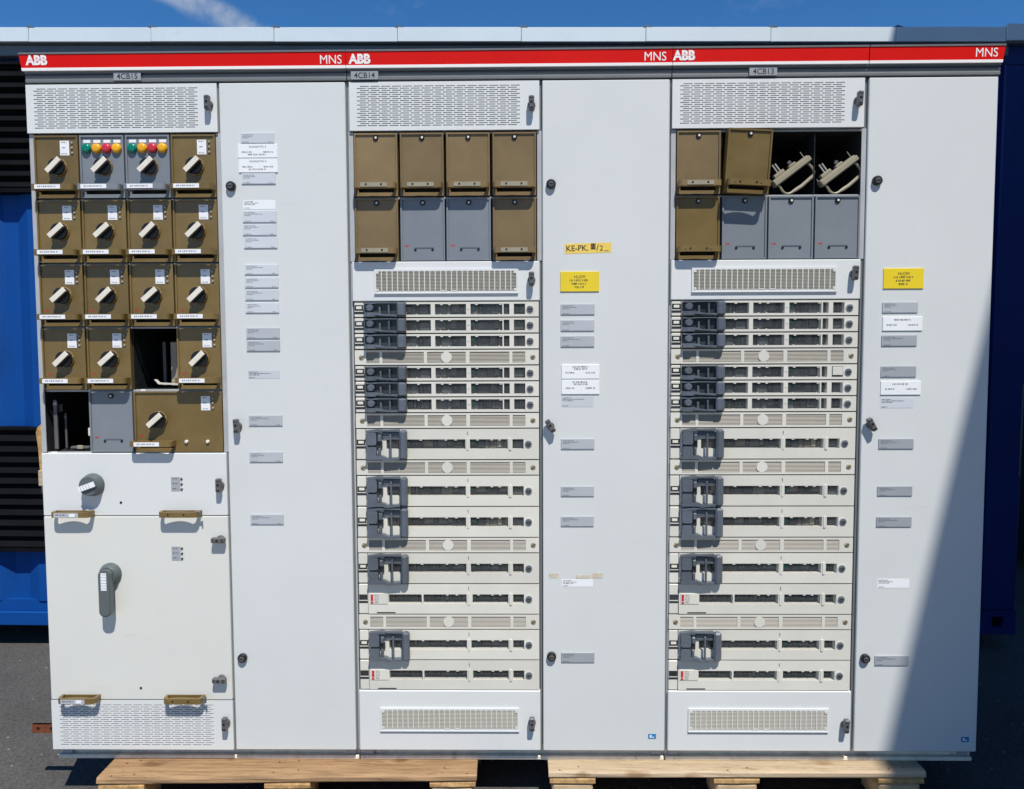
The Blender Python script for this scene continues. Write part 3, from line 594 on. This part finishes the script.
def fuse_row(cab, X, z, kind, seed):
    h = .05 if kind in ('small', 'filler') else .1; y = .002
    if kind == 'filler':
        G = [(.036, .078), (.087, .218), (.228, .350), (.362, .487), (.497, .537)]
        def f():
            b = MB(); b.plate(0, FW, .0018, h-.0020, [(a, c, .008, .042) for a, c in G], 0, .018, 'cream_plastic'); b.lathe(.289, .025, [(.0172, .0035), (.0172, -.0005)], 'cream_plastic', 28)
            return b
        o = part('filler_panel', cm('filler_panel', f, False), cab, (X, y, z))
        def gr(G_):
            b = MB()
            for a, c in [G_]:
                b.box(a+.0003, c-.0003, .0041, .0055, .0083, .0417, 'rib_beige')
                for q in range(8):
                    zz = .0102+.0042*q; b.add([(a+.0003, .0012, zz), (c-.0003, .0012, zz), (c-.0003, .0040, zz+.0036), (a+.0003, .0040, zz+.0036), (a+.0003, .0040, zz-.0004), (c-.0003, .0040, zz-.0004)], [(0, 1, 2, 3), (4, 5, 1, 0)], 'rib_beige')
            return b
        for g_ in G: part('grille', cm(('filler_grille', g_), lambda: gr(g_)), o, (X, y, z))
        for q in (.021, .561): part('screw', cm('filler_screw', screw_mesh, True), o, (X+q, y, z+.025))
        return
    wins = SMALL if kind == 'small' else (BIGO if kind == 'open' else BIG); vk = seed % 3
    fr = part('fuse_switch', cm(('fuse_frame', kind), lambda: frame_mesh(h, wins, kind != 'small')), cab, (X, y, z))
    tk = 'small' if kind == 'small' else ('empty' if kind == 'open' or seed % 5 == 4 else 'big')
    part('fuse_tray', cm(('fuse_tray', kind, vk, tk), lambda: tray_mesh(wins, vk*7+len(kind)+len(tk)*11, tk)), fr, (X, y, z))
    for w_ in wins: part('window_pane', cm(('window_pane', w_), lambda: pane_mesh([w_])), fr, (X, y, z))
    zi = z+h/2
    part('position_indicator', cm(('position_indicator', kind != 'open'), lambda: indicator_mesh(kind != 'open')), fr, (X+.015, y+(.0014 if kind != 'x' else 0), zi))
    part('lock_screw', cm('lock_screw', bolt_mesh, True), fr, (X+(.5525 if kind == 'small' else .5465), y-.0012, zi))
    gx = .369 if kind != 'small' else .372
    part('status_lamp', cm('status_lamp', lambda: MB().lathe(0, 0, [(.0055, 0), (.0055, -.004), (.003, -.005)], 'led_green', 12)), fr, (X+gx, y+.0105, zi+.004))
    if kind == 'small': part('fuse_carrier', cm('fuse_carrier_small', carrier_small), fr, (X+.033, y, z+.003))
    elif kind == 'big': part('fuse_carrier', cm('fuse_carrier_big', carrier_big), fr, (X+.034, y, z+.003))
    else:
        def f():
            b = MB(); b.box(0, .058, -.0018, -.0001, 0, .034, 'cream_plastic', .0006); b.box(.003, .011, -.0026, -.0019, .010, .031, 'lens_red'); b.box(.003, .011, -.0026, -.0019, .002, .0075, 'logo_red')
            rnd = random.Random(9)
            for q in range(6): marks(b, .015, .003+.005*q, .014, .0028, -.0022, 'ink_soft', rnd)
            return b
        part('warning_label', cm('warning_label', f), fr, (X+.036, y, z+.034)); part('finger_slot', cm('finger_slot', lambda: MB().box(0, .06, -.0012, -.0001, 0, .0028, 'fuse_dark')), fr, (X+.058, y, z+.0045))
def grille_insert(parent, x, z):
    w, h = .450, .076
    def f():
        b = MB(); b.plate(0, w, 0, h, [(.006, w-.006, .008, h-.006)], -.0045, -.0001, 'white_paint'); b.box(.0, w, -.0065, -.0046, 0, .0018, 'white_paint')
        b.box(.006, w-.006, -.0016, -.0003, .008, h-.006, 'grille_grey')
        n = 26; p = (w-.012)/n
        for k in range(1, n): b.box(.006+p*k-.0016, .006+p*k+.0016, -.0055, -.0017, .0082, h-.0062, 'cream_plastic')
        for k in range(14): zz = .0105+.0044*k; b.add([(.0062, -.0046, zz), (w-.0062, -.0046, zz), (w-.0062, -.0017, zz+.0025), (.0062, -.0017, zz+.0025)], [(0, 1, 2, 3)], 'grille_grey')
        for k in (12, 14): b.box(.006+p*k, .006+p*(k+1), -.0056, -.0017, .0083, .0108, 'cream_plastic')
        for sx in (0, 1):
            xx = .006 if sx == 0 else w-.014; b.box(xx, xx+.008, -.0057, -.0017, .0083, .016, 'cream_plastic'); b.box(xx, xx+.008, -.0057, -.0017, h-.014, h-.0063, 'cream_plastic')
        return b
    part('ventilation_grille', cm('ventilation_grille', f), parent, (x, 0, z))
def flat_panel(w, h, m): return MB().box(0, w, 0, .02, 0, h, m, .0022)

TRIM_TXT = ['4CB15', '4CB14', '4CB13']
LBL = ['switchgear cabinet marked 4CB15 with brown rotary switch drawers and white lower doors',
       'switchgear cabinet marked 4CB14, the middle one, with four brown drawers in its top row',
       'switchgear cabinet marked 4CB13 with two opened drawer bays, partly shaded at its right edge']
CABS = []
for k in range(3):
    X = float(k)
    cb = thing('switchgear_cabinet', LBL[k], 'cabinet', (X+.5, .3, Z0), 'switchgear cabinets joined in a row'); CABS.append(cb)
    # carcass
    for nm, bx_ in (('side_panel', (.001, .012, .021, .6)), ('side_panel', (.988, .999, .021, .6)), ('back_panel', (.0125, .9875, .59, .6)), ('partition', (.590, .600, .021, .589))):
        part(nm, MB().box(X+bx_[0], X+bx_[1], bx_[2], bx_[3], ZB, 2.388, 'gap_shade'), cb)
    part('roof_panel', MB().box(X+.001, X+.999, .0, .6, 2.3885, 2.3985, 'trim_grey'), cb)
    for xa, xb in ((.0005, .0055), (.5935, .6005), (.9945, .9995)): part('frame_post', MB().box(X+xa, X+xb, .012, .0205, ZB, 2.318, 'trim_grey' if xa > .1 else 'frame_steel'), cb)
    b = MB(); b.box(X+.001, X+.999, .045, .6, Z0+.001, ZB-.0005, 'galvanised_glow'); b.box(X+.002, X+.998, .028, .0448, Z0+.0005, Z0+.014, 'galvanised_glow', .002)
    part('plinth', b, cb)
    for xa in (.012, .955): part('plinth_bracket', MB().box(X+xa, X+xa+.033, .036, .0447, Z0+.015, ZB-.002, 'frame_steel', .001), cb)
    # top trim
    b = MB()
    prof = [(.02, 2.3195), (.002, 2.3195), (.0, 2.321), (.0, 2.328), (.0015, 2.330), (.0015, 2.333), (.0, 2.335), (.0, 2.3405), (.006, 2.342), (.006, 2.345), (-.003, 2.3465), (-.003, 2.3522), (.02, 2.3522)]
    n = len(prof); xa, xb = X+(.001 if k == 0 else .0015), X+.9985
    b.add([(xa, y, z) for y, z in prof]+[(xb, y, z) for y, z in prof], [tuple(range(n)), tuple(range(2*n-1, n-1, -1))]+[(i, i+n, (i+1) % n+n, (i+1) % n) for i in range(n)], 'trim_grey')
    part('trim_rail', b, cb)
    segs = [(0, 1)] if k < 2 else [(0, .595), (.5965, 1)]
    for a, c in segs:
        xa, xb = X+a+(-.003 if k == 0 and a == 0 else .0008), X+c-.0008
        def strip(z0, z1, m, b=None, off=0):
            b = b or MB(); f = lambda z: -.010-(z-2.357)/.05*.003-off; A = lambda z: xa-((z-2.357)*.14 if k == 0 and a == 0 else 0); B = lambda z: xb+((z-2.357)*.14 if k == 2 and c == 1 else 0)
            return b.add([(A(z0), f(z0), z0), (B(z0), f(z0), z0), (B(z1), f(z1), z1), (A(z1), f(z1), z1), (A(z0), .02, z0), (B(z0), .02, z0), (B(z1), .02, z1), (A(z1), .02, z1)], [(0, 1, 2, 3), (1, 5, 6, 2), (0, 3, 7, 4), (0, 4, 5, 1), (3, 2, 6, 7)], m)
        b = strip(2.3612, 2.4010, 'red_band'); strip(2.3528, 2.3610, 'band_white', b, .001); strip(2.4012, 2.4065, 'trim_grey', b, .002)
        rb = part('header_band', b, cb)
        # lettering on the sloping band
        def on_band(t, u, v, hpx, wpx, bold, lines=False):
            cx, cz = at(u, v, -.022); h = hpx/325; w = wpx/325
            q = MB(); q.text(t, 0, -h/2, h, 0, 'band_white', bold=bold, width=w)
            if lines:
                q.box(-w/2, w/2, -.0003, -.0001, -.0003, .0003, 'red_band')
            q.v = [(x, y-.0006-(z+cz-2.357)/.05*.003+.012, z) for x, y, z in q.v]
            part('lettering', q, rb, (cx, -.022, cz))
        if a == 0: on_band('ABB', *[(34.2, 59), (358.7, 57.6), (684.7, 54)][k], 9.6, 22, .045, True)
        if c == 1: on_band('MNS', *[(330, 58.2), (656, 55), (989, 51)][k], 8.4, 21.5, .0)
    cx, cz = at(*[(126, 75.5), (364, 74.5), (764, 70.5)][k], -.012)
    b = MB().box(-.0425, .0425, -.002, .0, -.0128, .0128, 'plate_grey', .0008); b.text(TRIM_TXT[k], 0, -.0085, 0.017, -.0024, 'ink', bold=.008, width=.064); part('designation_plate', b, cb, (cx, -.0035, cz))
    # top ventilated panel
    vw = .595 if k == 0 else .587
    vp = part('ventilated_panel', cm(('ventilated_panel', vw), lambda: slot_panel(vw, .1475, .024, vw-.060, .012, .137, 20, 'white_paint')), cb, (X+(.0005, .0065, .0020)[k], 0, ZT-.1485))
    latch(vp, *[(209.5, 105), (531.4, 105.5), (857.5, 101)][k], 0 if k < 2 else -3)
    # cable compartment door
    cd = part('cable_door', cm('cable_door', lambda: flat_panel(.3915, 2.1235, 'door_paint')), cb, (X+.6025, 0, ZB+.0005))
    # carcass of the drawer space: shelves and dividers
    rows = 5 if k == 0 else 2; zt = ZT-.15
    part('bay_back', MB().box(X+.0135, X+.589, .36, .365, zt-.2*rows, zt, 'gap_shade'), cb)
    for xa, xb in ((.0006, .0150), (.5865, .6003)): part('bay_post', MB().box(X+xa, X+xb, .0085, .0118, zt-.2*rows+.001, zt-.001, 'frame_steel'), cb)
    for r in range(rows+1):
        part('shelf', cm('shelf', lambda: MB().box(0, .576, .030, .359, 0, .0035, 'gap_shade').box(0, .576, .0200, .0298, 0, .0036, 'frame_steel', .0006).box(0, .576, .018, .0198, -.003, .0034, 'frame_steel', .0005)), cb, (X+.0135, 0, zt-.2*r-(.0037 if r == 0 else .003)))
    for r in range(rows):
        for c in (1, 2, 3):
            if k == 0 and r == 4 and c == 3: continue
            part('divider', cm('divider', lambda: MB().box(0, .002, .0155, .358, .0015, .194, 'fuse_dark')), cb, (X+.0141+.1435*c, 0, zt-.2*(r+1)))
c1, c2, c3 = CABS
doors = {k: [o for o in CABS[k].children if o.name.startswith('cable_door')][0] for k in range(3)}
def dz(r): return ZT-.15-.2*(r+1)+.0022
def dx(k, c): return k+.0165+.1435*c
# --- 4CB15
for r in range(4):
    for c in range(4):
        if (r, c) == (3, 2): continue
        drawer(c1, dx(0, c), dz(r), 'lamps' if r == 0 and c in (1, 2) else 'knob')
drawer(c1, dx(0, 1), dz(4), 'cover'); drawer(c1, dx(0, 2), dz(4), 'wide', .281)
# remains in the two empty bays
b = MB(); x, z = dx(0, 2), dz(3)
b.box(x+.086, x+.108, .085, .095, z+.006, z+.150, 'beige_bracket', .002); b.box(x+.045, x+.055, .12, .13, z+.006, z+.150, 'latch_grey'); part('contact_bar', b, c1)
b = MB(); b.prism([(x+.036, z+.028), (x+.042, z+.028), (x+.052, z+.018), (x+.118, z+.014), (x+.118, z+.010), (x+.050, z+.012)], .07, .08, 'ivory'); part('bracket', b, c1)
b = MB().box(x+.02, x+.034, .0125, .0138, z-.0062, z-.0005, 'label_white'); part('tape_lip_light', b, c1)
x, z = dx(0, 0), dz(4)
b = MB(); b.box(x+.012, x+.024, .03, .036, z+.006, z+.165, 'latch_grey', .001); b.box(x+.030, x+.036, .06, .066, z+.006, z+.12, 'latch_grey', .001); b.box(x+.018, x+.03, .05, .055, z+.125, z+.15, 'latch_grey'); part('guide_rail', b, c1)
b = MB(); b.box(x+.05, x+.112, .05, .075, z+.0028, z+.012, 'latch_grey', .003); b.box(x+.075, x+.095, .045, .05, z+.0028, z+.016, 'beige_bracket', .002); b.box(x+.128, x+.136, .02, .03, z+.05, z+.075, 'ivory', .001); part('contact_piece', b, c1)
b = MB().box(x+.012, x+.03, .0125, .0138, z-.0062, z-.0005, 'label_white'); part('tape_lip_light', b, c1)  # white chip stands in for the lit strip on the bay floor lip
# white drawer, big door, bottom ventilated panel
ZW = ZT-1.15
wd = part('switch_door', flat_panel(.5935, .2015, 'white_paint'), c1, (.0015, 0, ZW-.203))
bd = part('breaker_door', flat_panel(.5935, .6025, 'warm_paint'), c1, (.0015, 0, ZW-.808))
bp = part('ventilated_panel', slot_panel(.5935, .1645, .026, .530, .012, .152, 20, 'white_paint'), c1, (.0015, 0, ZB+.0005))
latch(wd, 220.8, 485); latch(bd, 221, 538.8, 90); latch(bd, 222, 678, 90); latch(bp, 226.8, 722)
def status2():
    b = MB(); b.box(-.0145, .0145, -.001, -.0001, -.0225, .0225, 'label_dark'); rnd = random.Random(2)
    for q in (.015, 0, -.0165): marks(b, -.009, q, .017, .0035, -.0014, 'ink', rnd)
    return b
for dr, u, v in ((wd, 175.7, 484), (bd, 176.2, 553.4)):
    x, z = at(u, v); part('status_label', cm('status_label_dark', status2), dr, (x, 0, z))
    for q in (-1, 0, 1): part('indicator', cm('indicator_dark', lambda: led_mesh('black_plastic'), True), dr, (x+.0195, 0, z+.0165*q))
for dr, u, lab in ((wd, 75.5, 'mixed'), (wd, 182, 'bare'), (bd, 82, 'mixed'), (bd, 186.5, 'bare')):
    x, _ = at(u, 513 if dr is wd else 699); z = (ZW-.203 if dr is wd else ZW-.808)+.0005
    hd = part('handle', cm(('handle', 'brown_paint', lab), lambda: handle_mesh('brown_paint', lab)), dr, (x, 0, z))
    if lab == 'bare': part('clip', cm('clip', lambda: MB().box(0, .012, -.03, -.022, .012, .018, 'latch_grey', .001).box(.009, .013, -.028, -.024, .0, .022, 'latch_grey', .001)), dr, (x+.0625, 0, z))
rivet_hole(wd, 121, 502.5); rivet_hole(bd, 141, 688)
x, z = at(93.5, 484.5)
b = MB(); b.lathe(0, 0, [(.0365, -.0003), (.0365, -.006), (.034, -.012), (.032, -.028), (.029, -.033)], 'handle_grey', 32); s = len(b.v); b.box(-.028, .028, -.040, -.0325, -.011, .011, 'handle_grey', .003); b.box(-.0285, .026, -.0415, -.0402, -.0085, .0085, 'label_white')
for q in range(4): b.box(-.020+.009*q, -.0192+.009*q, -.0419, -.0416, -.0085, .0085, 'ink_soft')
b.rot(R(20), 0, 0, s); part('rotary_handle', b, wd, (x, 0, z), True)
x, z = at(111, 573.5)
b = MB(); b.lathe(0, 0, [(.0355, -.0003), (.0355, -.006), (.032, -.012), (.029, -.022), (.026, -.025)], 'handle_grey', 32)
b.prism(rrect(-.0195, .0195, -.128, .022, .017, 6), -.043, -.0255, 'handle_grey'); b.prism(rrect(-.016, .016, -.124, .018, .014, 6), -.0455, -.0431, 'handle_grey')
b.box(-.0095, .0085, -.0467, -.0457, -.042, .014, 'label_white')
for q in range(6): b.box(-.0095, .0085, -.0471, -.0468, -.036+.009*q, -.0352+.009*q, 'ink_soft')
part('lever_handle', b, bd, (x, 0, z), True)
# --- 4CB14 and 4CB13 drawers
for c, kd in enumerate(('lid', 'lid', 'lid', 'lid')): drawer(c2, dx(1, c), dz(0), kd)
for c, kd in enumerate(('lid_dark', 'cover', 'cover', 'lid_dark')): drawer(c2, dx(1, c), dz(1), 'lid' if kd == 'lid_dark' else kd)
drawer(c3, dx(2, 0), dz(0), 'lid')
td = drawer(c3, dx(2, 1)+.001, dz(0), 'lid_dark')
td.location += Vector((-.004, -.026, .0)); td.rotation_euler = (R(2.5), R(3.0), 0); td['label'] = 'brown drawer pulled out and tilted to the right'
drawer(c3, dx(2, 0), dz(1), 'lid_dark')
for c in (1, 2, 3): drawer(c3, dx(2, c), dz(1), 'cover')
SEQ = ['small', 'small', 'small', 'filler', 'small', 'small', 'small', 'filler', 'big', 'filler', 'big', 'big', 'filler', 'big', 'open', 'filler', 'big', 'open']
for k in (1, 2):
    cb = CABS[k]; z = ZT-.55
    mp = part('vent_door', cm('vent_door', lambda: flat_panel(.587, .123, 'white_paint')), cb, (k+(.0065 if k == 1 else .0025), 0, z-.124)); z -= .125
    x, _ = at(*[(374.5, 283), (691.5, 281)][k-1]); grille_insert(mp, x, z+.024); latch(mp, *[(531.4, 280), (853, 274)][k-1], 0 if k == 1 else -3)
    part('row_backing', MB().box(k+.0135, k+.589, .05, .054, z-1.25, z, 'gap_shade'), cb)
    for i, s in enumerate(SEQ):
        z -= .05 if s in ('small', 'filler') else .1; fuse_row(cb, k+(.0105 if k == 1 else .0055), z, s, i+(4 if i >= 13 and s == 'big' else 0) if i < 13 else (4 if s == 'big' else i))
    bpn = part('vent_door', cm('vent_door_low', lambda: flat_panel(.587, .1985, 'white_paint')), cb, (k+(.0065 if k == 1 else .0040), 0, ZB+.0005))
    x, _ = at(*[(380.5, 720), (688, 721)][k-1]); grille_insert(bpn, x, ZB+.066); latch(bpn, *[(532, 722), (844, 724)][k-1], 0 if k == 1 else -3)
# blanking piece in one window of the right cabinet
x, z = at(838, 371); part('blanking_piece', MB().box(-.016, .016, .001, .004, -.013, .013, 'cream_plastic', .001), c3, (x, 0, z))
# --- labels on the three cable doors
D0 = doors[0]
for px, kd, kk, ln in (((240.9, 133.3, 274.6, 143.2), 'pale', 1, None), ((238.3, 144.3, 277.7, 157.8), 'white', 1, 'SUODATIN 3'), ((239, 158.9, 278.2, 172.5), 'white', 1, 'SUODATIN 4'), ((241.8, 173.6, 275.9, 183.9), 'pale', 1, None),
        ((243, 200.2, 275.4, 209), 'paper', 1, None), ((243, 211, 276.8, 222.2), 'pale', 1, None), ((243, 224.3, 276.8, 235.2), 'pale', 1, None), ((244.3, 237.1, 277.7, 248.1), 'pale', 1, None),
        ((244.8, 264.5, 278.6, 274.5), 'pale', 1, None), ((245.2, 277.5, 278.7, 287.6), 'pale', 1, None), ((245.5, 289.9, 278.9, 300.2), 'pale', 1, None), ((246, 302.9, 279.4, 312.8), 'pale', 1, None),
        ((246.6, 328, 280, 338.4), 'grey', 1, None), ((247, 340.7, 280.3, 351), 'grey', 1, None), ((248, 370.6, 280.3, 378.5), 'film', 1, None),
        ((249.1, 415.3, 282.7, 425.7), 'grey', 1, None), ((249.8, 452, 283.1, 461.9), 'grey', 1, None), ((250.8, 514.3, 283.9, 524.2), 'grey', 1, None)): label_plate(D0, px, kd, kk, ln)
D1 = doors[1]
for px, kd, kk in (((564.6, 243.3, 611.2, 253), 'tape', 0), ((560.3, 271.7, 599, 291.5), 'yellow', 0), ((560.8, 304.2, 594.5, 314.5), 'grey', 0), ((560.8, 320.1, 594.2, 330.8), 'grey', 0), ((560.8, 336.1, 594.2, 346.7), 'grey', 0),
        ((561.5, 364.5, 599.3, 378.7), 'white', 2), ((561.5, 379.7, 599.3, 394.1), 'white', 2), ((561.3, 396.4, 593.5, 406.8), 'film', 0), ((561, 438.8, 594.3, 449), 'grey', 0), ((561, 486.2, 593.9, 496.1), 'grey', 0), ((561, 516.2, 593.6, 526.1), 'grey', 0),
        ((561.6, 579.2, 592.9, 586.7), 'paper', 0), ((549, 573.5, 558.5, 578), 'old', 0), ((576, 575, 590, 578.6), 'old', 0), ((591.5, 573, 603, 578.3), 'old', 0), ((561.3, 652.3, 594.3, 662.2), 'dark', 0), ((648.1, 733.9, 656, 738.8), 'blue', 0)): label_plate(D1, px, kd, kk)
D2 = doors[2]
for px, kd, kk in (((883.1, 268.5, 922.9, 288.6), 'yellow', 0), ((882.1, 302.3, 917.4, 312.7), 'grey', 0), ((882.3, 316.8, 921.9, 330.7), 'white', 0), ((881.3, 335.3, 916.3, 345.9), 'dark', 0), ((880.6, 366.2, 915.6, 376.9), 'dark', 0),
        ((880.3, 381, 920.2, 394.7), 'white', 0), ((880.3, 398, 913.6, 407.9), 'film', 0), ((878.3, 438.8, 913, 448.7), 'dark', 0), ((877.1, 486.2, 911.7, 495.7), 'dark', 0), ((876.1, 516.8, 911, 526.7), 'dark', 0),
        ((877.1, 578.7, 909.1, 587.9), 'paper', 0), ((874.5, 655.4, 908.1, 665.3), 'dark', 0), ((961, 736.8, 968.8, 742), 'blue', 0)): label_plate(D2, px, kd, kk)
for dr, rl, lt, rl2, an in ((D0, (231.5, 186.5), (238.5, 426), (243, 657.5), 4), (D1, (551, 184.5), (550.5, 426), (551.5, 656), 32), (D2, (876.5, 181), (869.5, 424.5), (864.5, 658), 28)):
    round_lock(dr, *rl); latch(dr, *lt, an); round_lock(dr, *rl2)
# --- copper stub at the left cabinet, low down
b = MB(); b.plate(-.126, .002, .197, .227, [], .095, .105, 'copper'); b.box(-.126, .002, .0952, .105, .197, .227, 'copper')
for q in (-.105, -.06): b.cyl(q, .213, .0055, .0942, .0949, 'black_plastic', 10)
part('busbar', b, c1)

# ------------------------------------------------------------------ two loose handle brackets in the open bays of 4CB13
def bracket(label, cx, ang):
    zf = ZT-.35+.0008; b = MB(); w = .066
    b.box(-w, w, -.012, .020, .0, .022, 'beige_bracket', .002); b.box(-w-.002, w+.002, -.02, -.012, .002, .018, 'beige_bracket', .002); b.box(-.05, -.012, .0, .02, .022, .033, 'beige_bracket', .002); b.box(.004, .03, .0, .02, .022, .029, 'beige_bracket', .002)
    main = b; n = len(b.v)
    e = thing('handle_bracket', label, 'bracket', (0, 0, 0), 'loose handle brackets in the open bays')
    pts = []
    def tube(path, r):
        q = MB()
        for i, (px_, pz_) in enumerate(path):
            a = path[max(0, i-1)]; c = path[min(len(path)-1, i+1)]; t = Vector((c[0]-a[0], 0, c[1]-a[1])).normalized(); nn = Vector((-t.z, 0, t.x))
            rr = r*(1.55 if len(path)*.35 < i < len(path)*.65 else 1)
            for j in range(8): th = 2*math.pi*j/8; q.v.append(tuple(Vector((px_, -.006, pz_))+nn*rr*math.cos(th)+Vector((0, 1, 0))*r*1.4*math.sin(th)))
        for i in range(len(path)-1):
            for j in range(8): q.f.append([i*8+j, i*8+(j+1) % 8, (i+1)*8+(j+1) % 8, (i+1)*8+j]); q.m.append(0)
        q.f += [list(range(7, -1, -1)), list(range(len(path)*8-8, len(path)*8))]; q.m += [0, 0]; q.mats = ['beige_bracket']; return q
    path = [(-.056, 0), (-.0575, -.022)]+[(-.0575+.018*(1-math.cos(R(a))), -.022-.020*math.sin(R(a))) for a in (30, 60, 90)]+[(-.02, -.0435), (.0, -.0450), (.02, -.0435)]+[(.0575-.018*(1-math.cos(R(a))), -.022-.020*math.sin(R(a))) for a in (90, 60, 30)]+[(.0575, -.022), (.056, 0)]
    hb = tube(path, .0036)
    pins = [MB().box(-.0345, -.0305, .002, .006, .033, .062, 'pin_steel'), MB().box(-.025, -.021, .002, .006, .033, .060, 'pin_steel'), MB().cyl(.014, .036, .006, .0, .01, 'latch_grey', 10), MB().box(.058, .0595, .0, .003, .022, .042, 'pin_steel'), MB().box(-.066, -.0645, 0, .003, .0, .03, 'pin_steel')]
    for q in [main, hb]+pins: q.rot(R(ang), 0, 0)
    low = min(p[2] for q in [main, hb]+pins for p in q.v)
    base = Vector((cx, .030, zf-low)); e.location = (cx, .030, zf); POS[e.name] = Vector((cx, .030, zf))
    part('base_plate', main, e, base); part('handle', hb, e, base, True)
    for q in pins: part('pin', q, e, base)
bracket('beige bracket with bent handle, the left of the two tilted in the open bays', at(796, 170)[0], 37)
bracket('beige bracket with bent handle, the right of the two tilted in the open bays', at(843.5, 170)[0], 37)

# ------------------------------------------------------------------ plank end behind the left cabinet
x0, z1 = at(35.5, 424, .30); x1, z0 = at(52, 493, .30)
b = MB(); b.prism([(x0+.012, z0), (.0, z0), (.0, z1), (x0+.02, z1), (x0+.006, z1-.012), (x0, z1-.03), (x0+.006, z1-.09)], .30, .325, 'wood_cross')
b.box(x0+.014, -.0005, .278, .2998, z0+.028, z0+.085, 'wood_pale', .003)
part('wooden_cleat', b, c1)
